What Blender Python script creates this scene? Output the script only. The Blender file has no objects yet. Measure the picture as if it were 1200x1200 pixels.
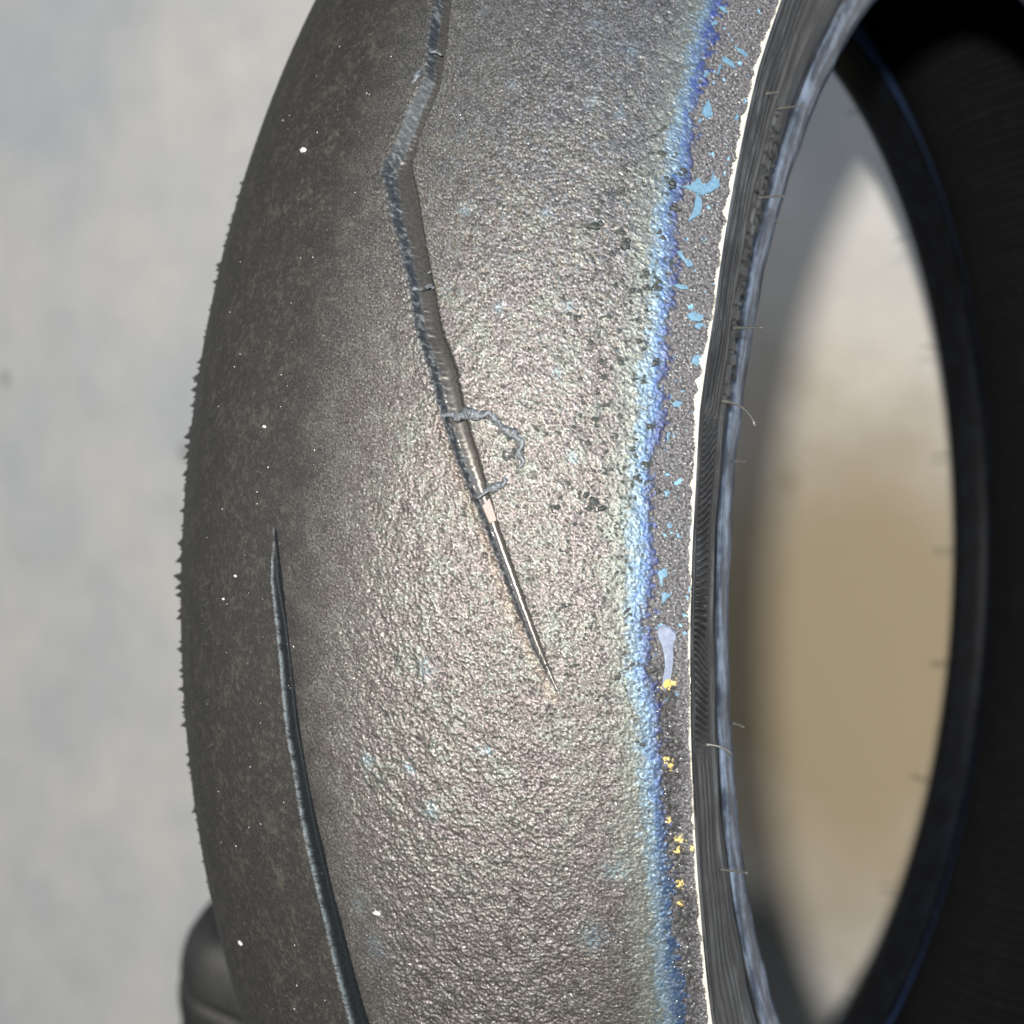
import bpy, math, random
import numpy as np
from mathutils import Matrix, Vector

# ------------------------------------------------------------------ camera, ambient, lamps
scene = bpy.context.scene
LIFT = 0.3242                       # axle height of the standing tyre
camd = bpy.data.cameras.new('camera')
cam = bpy.data.objects.new('camera', camd)
scene.collection.objects.link(cam)
scene.camera = cam
rot = Matrix(((0.81998477, -0.0189844, 0.57207042), (-0.04421219, 0.99436312, 0.09637049), (-0.57067526, -0.10431482, 0.81452328)))
cam.matrix_world = Matrix.Translation((0.29076, 0.08804, 0.6543 + LIFT)) @ rot.to_4x4()
camd.sensor_width = 36.0
camd.lens = 36.0 * 2230.67 / 1200
camd.shift_x = (600 - 591.49) / 1200
camd.shift_y = (629.94 - 600) / 1200
camd.clip_start = 0.02
camd.clip_end = 200
camd.dof.use_dof = True
camd.dof.focus_distance = 0.435
camd.dof.aperture_fstop = 17.0

world = bpy.data.worlds.new('World')
scene.world = world
world.use_nodes = True
bg = world.node_tree.nodes['Background']
bg.inputs[0].default_value = (0.80, 0.90, 1.0, 1)
bg.inputs[1].default_value = 0.17

def lamp(name, typ, loc, power, color, **kw):
    d = bpy.data.lights.new(name, typ)
    d.energy = power
    d.color = color
    for k, v in kw.items(): setattr(d, k, v)
    o = bpy.data.objects.new(name, d)
    scene.collection.objects.link(o)
    o.location = loc
    return o
work = lamp('work_lamp', 'POINT', (0.480, 0.183, 1.08 + LIFT), 122, (1.0, 0.965, 0.90), shadow_soft_size=0.026)
def aimed(o, at):
    o.rotation_euler = (o.location - Vector(at)).to_track_quat('Z', 'Y').to_euler()
win = lamp('window_light', 'AREA', (2.5, 1.7, 1.0), 34, (0.42, 0.62, 1.0), shape='RECTANGLE', size=1.3, size_y=1.0)
aimed(win, (0, 0, 0.3))
fill = lamp('floor_fill', 'AREA', (-2.6, 0.5, 2.4), 32, (0.96, 0.98, 1.0), shape='RECTANGLE', size=1.2, size_y=0.6)  # unseen soft lamp added to brighten the floor at left
aimed(fill, (-0.9, 0, 0))
scene.view_settings.view_transform = 'Standard'
scene.view_settings.look = 'None'
scene.view_settings.exposure = 0.0
scene.view_settings.gamma = 1.0

# ------------------------------------------------------------------ measured outlines on the tread
# (millimetres along the axle, angle round the axle)
G1L = [[4.0,0.621],[9.27,0.5684],[11.44,0.5285],[13.6,0.498],[11.29,0.4691],[10.58,0.4443],[8.23,0.4238],[11.66,0.3974],[16.82,0.3641],[21.19,0.3319],[24.39,0.2992],[28.71,0.2697],[32.41,0.237],[35.86,0.2093],[40.15,0.1795],[42.65,0.1615],[46.4,0.1288],[48.6,0.1088],[52.66,0.0717],[57.66,0.0323]]
G1R = [[10.56,0.6183],[13.65,0.5675],[16.33,0.528],[17.77,0.4941],[17.01,0.4687],[15.88,0.4439],[15.9,0.4231],[19.44,0.3974],[23.13,0.3645],[26.82,0.3326],[30.21,0.3001],[34.66,0.2709],[37.46,0.238],[40.59,0.2103],[43.55,0.1801],[45.33,0.1619],[48.8,0.1291],[50.75,0.109],[54.23,0.0716],[57.96,0.0322]]
G2L = [[-10.43,0.1527],[-10.71,0.1154],[-8.77,0.0846],[-7.45,0.0538],[-6.21,0.0072],[-4.72,-0.0207],[-3.61,-0.0521],[-2.27,-0.0838],[-0.7,-0.1159],[0.53,-0.1488],[1.43,-0.1826],[2.26,-0.2139],[2.67,-0.2537]]
G2R = [[-9.24,0.1527],[-5.78,0.1158],[-4.23,0.0852],[-2.71,0.0547],[-0.72,0.0087],[0.43,-0.0191],[2.01,-0.0502],[4.07,-0.0815],[5.32,-0.1136],[7.01,-0.1462],[8.15,-0.1797],[9.46,-0.2106],[10.91,-0.2496]]
BLUE = [[67.03,0.6405],[68.08,0.615],[68.88,0.5723],[69.01,0.5305],[69.5,0.4911],[69.63,0.4603],[69.22,0.4222],[69.93,0.3867],[70.77,0.3519],[71.08,0.3104],[71.32,0.2832],[71.62,0.2563],[70.8,0.2223],[70.64,0.1957],[71.17,0.1629],[71.48,0.1235],[71.03,0.0906],[71.31,0.051],[72.63,0.0241],[72.97,-0.0232],[72.88,-0.0643],[73.17,-0.1066],[73.11,-0.1497],[73.04,-0.2018],[72.74,-0.2401]]
PITS = [[56.98,0.3911,7],[63.01,0.3811,8],[61.02,0.3723,5],[62.18,0.3908,5],[58.49,0.4193,4],[58.13,0.3488,3],[62.35,0.3479,4],[56.94,0.3191,3],[55.0,0.3206,3],[62.07,0.3232,4],[62.03,0.425,3],[65.3,0.2892,5],[67.92,0.3079,4],[59.67,0.3009,4],[62.62,0.2762,4],[61.88,0.2431,4],[62.64,0.1814,8],[64.32,0.314,3],[69.43,0.2771,4],[56.17,0.3187,3],[56.35,0.1753,4],[61.95,0.1767,5],[59.25,0.2452,3],[58.22,0.2363,3],[65.56,0.3471,4],[66.78,0.3468,4],[68.0,0.3507,4],[69.25,0.3533,5],[69.7,0.3579,4],[57.23,0.334,3],[61.89,0.2627,3],[63.87,0.2552,3],[54.68,0.306,3],[65.81,0.2332,3],[58.04,0.1031,4],[73.45,0.054,5],[71.44,-0.0037,4],[73.38,0.1935,4],[71.45,0.2427,5],[71.22,0.2933,5],[71.25,0.2126,5],[69.68,0.202,4],[38.06,0.3971,4],[36.78,0.4808,3],[66.42,0.4635,5],[70.5,0.4202,6],[70.66,0.4542,5],[69.23,0.4409,7],[64.43,0.4761,4],[65.86,0.4858,4]]
BSP = [[52.04,0.4921,11],[57.54,0.4889,9],[54.16,0.2751,8],[58.37,0.2127,9],[30.93,0.3913,11],[23.02,0.5556,12],[26.35,0.4484,9],[31.31,0.0559,14],[30.83,-0.0458,13],[26.69,-0.0148,10],[29.35,0.3286,8],[41.61,0.3194,9],[47.76,0.3955,9],[34.75,0.4967,7],[60.86,-0.1537,18],[65.21,-0.1009,18],[43.19,-0.0026,8],[16.53,-0.0096,12],[75.62,-0.1597,6],[54.67,0.3257,9],[48.77,0.5591,12],[56.59,0.5442,14],[10.6,-0.1185,18],[13.57,-0.1509,20]]
FLAKES = [[[70.93,0.4401],[72.29,0.4435],[73.09,0.45],[73.45,0.4521],[74.25,0.4472],[74.47,0.4414],[73.82,0.4389],[72.15,0.4396]],[[73.71,0.438],[74.59,0.4461],[75.65,0.4532],[75.64,0.4609],[76.15,0.4555],[77.05,0.4554],[77.02,0.4483],[76.04,0.443],[74.86,0.4389]],[[73.62,0.4363],[74.41,0.4352],[74.85,0.4275],[74.66,0.4204],[73.41,0.4143],[73.01,0.413],[73.48,0.4203],[73.64,0.428]],[[71.93,0.3846],[72.59,0.3868],[73.37,0.3812],[74.4,0.3809],[74.98,0.3765],[74.16,0.3748],[73.11,0.3801]],[[74.69,0.5792],[75.89,0.5801],[77.0,0.5764],[76.76,0.575],[75.63,0.576],[74.73,0.5784]],[[72.87,0.5656],[74.44,0.5655],[75.77,0.5605],[74.68,0.5608],[73.39,0.5615]],[[72.77,0.5585],[73.21,0.556],[72.95,0.5486],[72.63,0.5489]],[[70.76,0.5486],[71.34,0.5464],[70.97,0.5415],[70.46,0.5422]],[[72.32,0.5232],[73.31,0.5152],[73.55,0.5099],[72.81,0.5062],[71.75,0.5092]],[[77.51,0.5199],[78.1,0.5169],[77.81,0.513],[77.44,0.5148]],[[71.53,0.504],[72.02,0.5032],[71.87,0.4998],[71.38,0.5005]],[[75.04,0.3356],[76.08,0.3396],[76.84,0.3382],[77.98,0.338],[77.28,0.3322],[76.15,0.3318]],[[76.78,0.3296],[77.72,0.332],[78.05,0.3302],[77.45,0.326],[76.71,0.3267]],[[72.24,0.3569],[73.04,0.3592],[74.36,0.3592],[74.86,0.3569],[73.59,0.3555]],[[77.18,0.3024],[77.96,0.3052],[78.98,0.304],[78.5,0.3],[77.89,0.296],[76.99,0.298]],[[74.62,0.2636],[75.42,0.2662],[76.44,0.2649],[75.95,0.2611],[74.95,0.2611]],[[74.47,0.2417],[74.8,0.2392],[74.61,0.2337],[74.23,0.2308],[74.27,0.2369]],[[73.85,0.1297],[74.81,0.1332],[75.52,0.132],[75.41,0.1273],[74.59,0.1245],[74.76,0.1185],[74.32,0.1212]],[[74.5,0.1132],[75.2,0.1146],[76.19,0.1126],[75.5,0.1099],[74.95,0.1059]],[[69.61,0.611],[70.48,0.6129],[71.37,0.6085],[70.56,0.6085]],[[69.18,0.593],[69.77,0.5969],[70.38,0.5946],[69.6,0.5912]],[[75.09,0.1673],[75.63,0.1695],[75.95,0.1655],[75.26,0.1647]],[[76.55,0.1617],[77.11,0.1612],[77.56,0.1579],[76.86,0.1577]],[[74.23,0.1931],[74.78,0.1947],[75.36,0.1929],[74.85,0.1887]]]
SLIVER = [[74.3,0.0865],[75.14,0.0872],[76.12,0.0858],[76.96,0.0817],[76.69,0.073],[76.55,0.0622],[76.24,0.0481],[75.95,0.0414],[75.24,0.0396],[74.82,0.0417],[75.13,0.0503],[75.29,0.0604],[74.87,0.0718],[74.17,0.0806]]
YEL = [[75.67,0.0415,7],[76.65,0.0433,5],[75.82,-0.0218,6],[75.58,-0.0176,4],[76.84,-0.0846,6],[76.55,-0.0937,5],[76.33,-0.1208,6],[76.26,-0.1382,5],[75.4,-0.0674,4],[78.67,-0.0933,4]]
SHRED1 = [[32.23,0.2369],[34.22,0.2379],[36.08,0.2364],[37.94,0.24],[39.92,0.2379],[41.92,0.2409],[43.4,0.2364],[45.24,0.23],[47.48,0.2263],[49.27,0.2193]]
SHRED2 = [[40.85,0.179],[42.16,0.1823],[43.45,0.1862],[44.76,0.1883],[45.71,0.191]]
CRACK = [[20.88,0.3299],[22.76,0.3295],[24.34,0.3303],[25.87,0.3318],[26.98,0.3294]]
PLUG = [[41.61,0.1742],[43.04,0.1806],[45.14,0.1631],[43.33,0.161]]
CRUMBS = [[-20.83,0.4506],[-38.75,-0.1849],[-16.64,0.2286],[-25.02,0.1171],[-30.63,0.0989],[15.35,-0.1239],[-24.63,0.4054],[-40.96,0.3989],[-40.69,0.4406],[68.19,0.4583]]

random.seed(5)
rng = np.random.default_rng(11)
XE, RE, R0, KP = 0.07935, 0.28366, 0.3242, 2.071
RB = 0.216

def smooth(a, b, x):
    t = np.clip((x - a) / (b - a), 0, 1)
    return t * t * (3 - 2 * t)

def rt(x):                                   # tread radius at axial position x
    return R0 - (R0 - RE) * np.abs(x / XE) ** KP

def wobble(x, th):                           # a worn loose tyre is not perfectly true
    d = np.interp(th, [-0.6, -0.25, -0.145, -0.05, 0.06, 0.2, 0.26, 0.34, 0.45, 0.57, 0.64, 0.9],
                  [0, -2.0, -0.8, -0.1, 0.25, 0.4, -0.1, 0.7, 0.2, -0.5, 0, 0]) * 1e-3
    w = np.clip(x / XE, 0, 1) ** 3
    return x + d * w

# ------------------------------------------------------------------ materials
def mat(name):
    m = bpy.data.materials.new(name)
    m.use_nodes = True
    nt = m.node_tree
    return m, nt, nt.nodes['Principled BSDF']

def N(nt, typ, **kw):
    n = nt.nodes.new(typ)
    for k, v in kw.items():
        if k.startswith('i_'):
            n.inputs[k[2:].replace('_', ' ')].default_value = v
        else:
            setattr(n, k, v)
    return n

def ramp(nt, fac, stops):
    r = nt.nodes.new('ShaderNodeValToRGB')
    e = r.color_ramp.elements
    stops = [(p, c if len(c) == 4 else (*c, 1)) for p, c in sorted(stops, key=lambda q: q[0])]
    e[0].position, e[0].color = stops[0]
    e[1].position, e[1].color = stops[-1]
    for p, c in stops[1:-1]:
        n = e.new(p)
        n.color = c
    nt.links.new(fac, r.inputs[0])
    return r

def mixc(nt, fac, a, b):
    m = nt.nodes.new('ShaderNodeMix')
    m.data_type = 'RGBA'
    for sock, v in ((0, fac), (6, a), (7, b)):
        if isinstance(v, (int, float)):
            m.inputs[sock].default_value = v
        elif isinstance(v, tuple):
            m.inputs[sock].default_value = (*v, 1)
        else:
            nt.links.new(v, m.inputs[sock])
    return m.outputs[2]

def mapped(nt, coord, scale):
    tc = nt.nodes.new('ShaderNodeTexCoord')
    mp = nt.nodes.new('ShaderNodeMapping')
    mp.inputs['Scale'].default_value = scale
    nt.links.new(tc.outputs[coord], mp.inputs[0])
    return mp.outputs[0]

def noise(nt, vec, scale, detail=4, rough=0.6):
    n = N(nt, 'ShaderNodeTexNoise', i_Scale=scale, i_Detail=detail, i_Roughness=rough)
    nt.links.new(vec, n.inputs['Vector'])
    return n.outputs['Fac']

def bump(nt, bs, h, strength, dist):
    b = N(nt, 'ShaderNodeBump', i_Strength=strength, i_Distance=dist)
    nt.links.new(h, b.inputs['Height'])
    nt.links.new(b.outputs[0], bs.inputs['Normal'])

def tread_material():
    m, nt, bs = mat('worn_tread_rubber')
    col = N(nt, 'ShaderNodeAttribute', attribute_name='Col')
    film = N(nt, 'ShaderNodeAttribute', attribute_name='film')
    o = mapped(nt, 'Object', (1, 1, 1))
    v = noise(nt, o, 1500, 2)
    r = ramp(nt, v, [(0.3, (0.75,) * 3), (0.7, (1.3,) * 3)])
    mul = nt.nodes.new('ShaderNodeMix')
    mul.data_type = 'RGBA'
    mul.blend_type = 'MULTIPLY'
    mul.inputs[0].default_value = 1
    nt.links.new(col.outputs['Color'], mul.inputs[6])
    nt.links.new(r.outputs[0], mul.inputs[7])
    nt.links.new(mul.outputs[2], bs.inputs['Base Color'])
    mt = N(nt, 'ShaderNodeMath', operation='MULTIPLY')
    mt.inputs[1].default_value = 0.75
    nt.links.new(film.outputs['Fac'], mt.inputs[0])
    nt.links.new(mt.outputs[0], bs.inputs['Metallic'])
    rr = N(nt, 'ShaderNodeMapRange')
    rr.inputs['To Min'].default_value = 0.56
    rr.inputs['To Max'].default_value = 0.50
    nt.links.new(film.outputs['Fac'], rr.inputs['Value'])
    gl = N(nt, 'ShaderNodeAttribute', attribute_name='gloss')
    sb = N(nt, 'ShaderNodeMath', operation='MULTIPLY_ADD')
    sb.inputs[1].default_value = -0.20
    nt.links.new(gl.outputs['Fac'], sb.inputs[0])
    nt.links.new(rr.outputs[0], sb.inputs[2])
    nt.links.new(sb.outputs[0], bs.inputs['Roughness'])
    nt.links.new(col.outputs['Alpha'], bs.inputs['Specular IOR Level'])
    bump(nt, bs, noise(nt, o, 2600, 3, 0.7), 0.7, 0.00016)
    bn_ = [n for n in nt.nodes if n.type == 'BUMP'][0]
    ms = N(nt, 'ShaderNodeMath', operation='MULTIPLY_ADD')
    ms.inputs[1].default_value = -0.6
    ms.inputs[2].default_value = 0.7
    nt.links.new(gl.outputs['Fac'], ms.inputs[0])
    nt.links.new(ms.outputs[0], bn_.inputs['Strength'])
    return m

def rubber(name, base, dust, rough=0.5, streak=(40, 900, 1), lo=0.5, hi=0.8, bstr=0.35, bscale=1800):  # dust colour also holds the painted sheen of bead and toe
    m, nt, bs = mat(name)
    uv = mapped(nt, 'UV', streak)
    s = noise(nt, uv, 1.0, 6, 0.65)
    o = mapped(nt, 'Object', (1, 1, 1))
    g = noise(nt, o, 90, 5, 0.65)
    ad = N(nt, 'ShaderNodeMath', operation='MULTIPLY_ADD')
    nt.links.new(s, ad.inputs[0])
    ad.inputs[1].default_value = 0.6
    gm = N(nt, 'ShaderNodeMath', operation='MULTIPLY')
    gm.inputs[1].default_value = 0.4
    nt.links.new(g, gm.inputs[0])
    nt.links.new(gm.outputs[0], ad.inputs[2])
    f = ramp(nt, ad.outputs[0], [(lo, (0,) * 3), (hi, (1,) * 3)])
    nt.links.new(mixc(nt, f.outputs[0], base, dust), bs.inputs['Base Color'])
    bs.inputs['Roughness'].default_value = rough
    bump(nt, bs, noise(nt, o, bscale, 4, 0.6), bstr, 0.0002)
    return m

def plain(name, c, rough=0.5, nscale=900, var=0.35, bstr=0.4):
    m, nt, bs = mat(name)
    o = mapped(nt, 'Object', (1, 1, 1))
    n = noise(nt, o, nscale, 4, 0.6)
    d = tuple(v * (1 - var) for v in c)
    f = ramp(nt, n, [(0.35, (0,) * 3), (0.65, (1,) * 3)])
    nt.links.new(mixc(nt, f.outputs[0], d, c), bs.inputs['Base Color'])
    bs.inputs['Roughness'].default_value = rough
    bump(nt, bs, n, bstr, 0.0002)
    return m

def concrete():
    m, nt, bs = mat('worn_concrete')
    o = mapped(nt, 'Object', (1, 1, 1))
    big = noise(nt, o, 5, 6, 0.55)
    c1 = ramp(nt, big, [(0.32, (0.35, 0.37, 0.39)), (0.5, (0.44, 0.435, 0.42)), (0.68, (0.53, 0.495, 0.455))])
    mid = noise(nt, o, 28, 5, 0.6)
    f2 = ramp(nt, mid, [(0.4, (0.0,) * 3), (0.72, (0.35,) * 3)])
    c2 = mixc(nt, f2.outputs[0], c1.outputs[0], (0.33, 0.33, 0.325))
    # scattered dark spots
    vo = N(nt, 'ShaderNodeTexVoronoi', i_Scale=9.0)
    nt.links.new(o, vo.inputs['Vector'])
    sp = ramp(nt, vo.outputs['Distance'], [(0.035, (0.5,) * 3), (0.10, (0,) * 3)])
    c3 = mixc(nt, sp.outputs[0], c2, (0.16, 0.16, 0.15))
    # brown dried spill under the tyre
    mp = nt.nodes.new('ShaderNodeMapping')
    tc = nt.nodes.new('ShaderNodeTexCoord')
    nt.links.new(tc.outputs['Object'], mp.inputs[0])
    mp.inputs['Location'].default_value = (0.165 / 0.19, 0.10 / 0.20, 0)
    mp.inputs['Scale'].default_value = (1 / 0.19, 1 / 0.20, 1)
    ln = nt.nodes.new('ShaderNodeVectorMath')
    ln.operation = 'LENGTH'
    nt.links.new(mp.outputs[0], ln.inputs[0])
    wb = noise(nt, o, 11, 4, 0.55)
    a = N(nt, 'ShaderNodeMath', operation='MULTIPLY_ADD')
    nt.links.new(wb, a.inputs[0])
    a.inputs[1].default_value = 0.7
    nt.links.new(ln.outputs['Value'], a.inputs[2])
    hf = N(nt, 'ShaderNodeMath', operation='MULTIPLY')
    hf.inputs[1].default_value = 0.5
    nt.links.new(a.outputs[0], hf.inputs[0])
    st = ramp(nt, hf.outputs[0], [(0.36, (0.92,) * 3), (0.52, (0.66,) * 3), (0.66, (0.22,) * 3), (0.9, (0,) * 3)])
    c4 = mixc(nt, st.outputs[0], c3, (0.225, 0.175, 0.10))
    nt.links.new(c4, bs.inputs['Base Color'])
    bs.inputs['Roughness'].default_value = 0.75
    bump(nt, bs, noise(nt, o, 260, 6, 0.65), 0.5, 0.0006)
    return m

M_TREAD = tread_material()
M_SIDE = rubber('sidewall_rubber', (0.010, 0.011, 0.012), (0.10, 0.104, 0.11), 0.36, (30, 900, 1), 0.47, 0.70)
M_BEAD = rubber('bead_rubber_painted_sheen', (0.018, 0.026, 0.04), (0.13, 0.165, 0.22), 0.24, (45, 420, 1), 0.46, 0.60)  # blue-grey base and pale streaks imitate sky reflection on the bead
M_BEAD2 = rubber('shaded_bead_rubber', (0.003, 0.003, 0.0035), (0.006, 0.008, 0.012), 0.5, (55, 260, 1), 0.45, 0.75)  # copy of the bead rubber, blackened for the shade on the far side
M_LINER = rubber('inner_liner_rubber', (0.0028, 0.0028, 0.003), (0.007, 0.007, 0.007), 0.8, (30, 300, 1), 0.5, 0.8)
M_LINER.node_tree.nodes['Principled BSDF'].inputs['Specular IOR Level'].default_value = 0.1
M_BEAD2.node_tree.nodes['Principled BSDF'].inputs['Specular IOR Level'].default_value = 0.07
M_TOE = rubber('painted_blue_sheen', (0.022, 0.050, 0.115), (0.045, 0.10, 0.23), 0.4, (30, 260, 1), 0.35, 0.7)  # blue sheen inside the far bead, painted as base colour
M_OLD = rubber('old_tyre_rubber', (0.007, 0.007, 0.007), (0.028, 0.027, 0.025), 0.55, (60, 300, 1), 0.45, 0.75)
M_CREAM = plain('cream_abraded_rubber', (0.44, 0.42, 0.36), 0.6, 1500, 0.25)
M_BLUE = plain('pale_blue_film', (0.085, 0.17, 0.24), 0.5, 1300, 0.35)
M_SLIV = plain('lilac_scraped_skin', (0.15, 0.175, 0.24), 0.5, 900, 0.3)
M_SHRED = plain('rolled_rubber', (0.115, 0.13, 0.145), 0.5, 1300, 0.85, 1.0)
M_PLUG = plain('pinkish_wear_block', (0.21, 0.165, 0.15), 0.6, 1200, 0.15, 0.15)
M_WHISK = plain('whisker_rubber', (0.065, 0.065, 0.058), 0.4, 800, 0.3)
M_DUST = plain('pale_dust', (0.55, 0.55, 0.52), 0.6, 900, 0.2)
M_DARK = plain('dark_burr_rubber', (0.03, 0.03, 0.03), 0.55, 900, 0.3)
M_FLOOR = concrete()

# ------------------------------------------------------------------ mesh helpers
def link(name, me, m, parent=None, loc=None):
    o = bpy.data.objects.new(name, me)
    scene.collection.objects.link(o)
    if m: me.materials.append(m)
    if parent: o.parent = parent
    if loc: o.location = loc
    return o

def mesh_np(name, V, F, uv=None):
    me = bpy.data.meshes.new(name)
    F = np.asarray(F, dtype=np.int32)
    me.vertices.add(len(V))
    me.vertices.foreach_set('co', np.ascontiguousarray(V, dtype=np.float32).ravel())
    k = F.shape[1]
    me.loops.add(F.size)
    me.loops.foreach_set('vertex_index', F.ravel())
    me.polygons.add(len(F))
    me.polygons.foreach_set('loop_start', np.arange(0, F.size, k, dtype=np.int32))
    me.polygons.foreach_set('use_smooth', np.ones(len(F), dtype=bool))
    if uv is not None:
        l = me.uv_layers.new(name='UVMap')
        l.data.foreach_set('uv', uv[F.ravel()].astype(np.float32).ravel())
    me.update(calc_edges=True)
    return me

def grid_faces(nt_, nx, closed, off=0, flip=False):
    i = np.arange(nt_ if closed else nt_ - 1)
    j = np.arange(nx - 1)
    I, J = np.meshgrid(i, j, indexing='ij')
    a = I * nx + J
    b = ((I + 1) % nt_) * nx + J
    F = np.stack([a, a + 1, b + 1, b], -1).reshape(-1, 4) + off
    return F[:, ::-1] if flip else F

def revolve(X, R, TH):                       # X,R arrays (nt,nx) in the tyre's own frame, base at z=0
    T = TH[:, None]
    Xw = wobble(X, np.broadcast_to(T, X.shape))
    return np.stack([Xw, R * np.sin(T), R * np.cos(T) + LIFT], -1)

def resample(pts, step, curv=True):
    P = np.array(pts, float)
    if curv:                                 # Catmull-Rom through the profile points
        Q = np.vstack([2 * P[0] - P[1], P, 2 * P[-1] - P[-2]])
        out = []
        for i in range(1, len(Q) - 2):
            n = max(2, int(np.linalg.norm(Q[i + 1] - Q[i]) / step) + 1)
            t = np.linspace(0, 1, n, endpoint=False)[:, None]
            a, b, c, d = Q[i - 1], Q[i], Q[i + 1], Q[i + 2]
            out.append(0.5 * (2 * b + (c - a) * t + (2 * a - 5 * b + 4 * c - d) * t ** 2 + (3 * b - a - 3 * c + d) * t ** 3))
        return np.vstack(out + [P[-1:]])
    return P

def bandnoise(shape, d, lo, hi, aniso=1.0, ang=0.0, seed=0):
    """random field with feature sizes between lo and hi metres; d = (row step, column step)"""
    g = np.random.default_rng(seed).standard_normal(shape)
    fy = np.fft.fftfreq(shape[0], d[0])[:, None]
    fx = np.fft.rfftfreq(shape[1], d[1])[None]
    ca, sa = math.cos(ang), math.sin(ang)
    u = fx * ca + fy * sa
    v = (-fx * sa + fy * ca) * aniso
    f = np.sqrt(u * u + v * v)
    H = np.exp(-(f * lo * 0.6) ** 2) * (1 - np.exp(-(f * hi) ** 2))
    n = np.fft.irfft2(np.fft.rfft2(g) * H, s=shape)
    return n / n.std()

# ------------------------------------------------------------------ floor
def build_floor():
    n = 2
    V = np.array([(-30, -30, 0), (30, -30, 0), (30, 30, 0), (-30, 30, 0)], float)
    me = mesh_np('floor', V, [[0, 1, 2, 3]])
    o = link('floor', me, M_FLOOR)
    o['kind'] = 'structure'
    o['label'] = 'pale grey mottled concrete floor with a brown stain'
build_floor()

# ------------------------------------------------------------------ the worn tyre
tyre = bpy.data.objects.new('motorcycle_tyre', None)
scene.collection.objects.link(tyre)
tyre['label'] = 'worn racing motorcycle tyre standing upright with rainbow scorched tread and blue band'
tyre['category'] = 'tyre'

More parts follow.
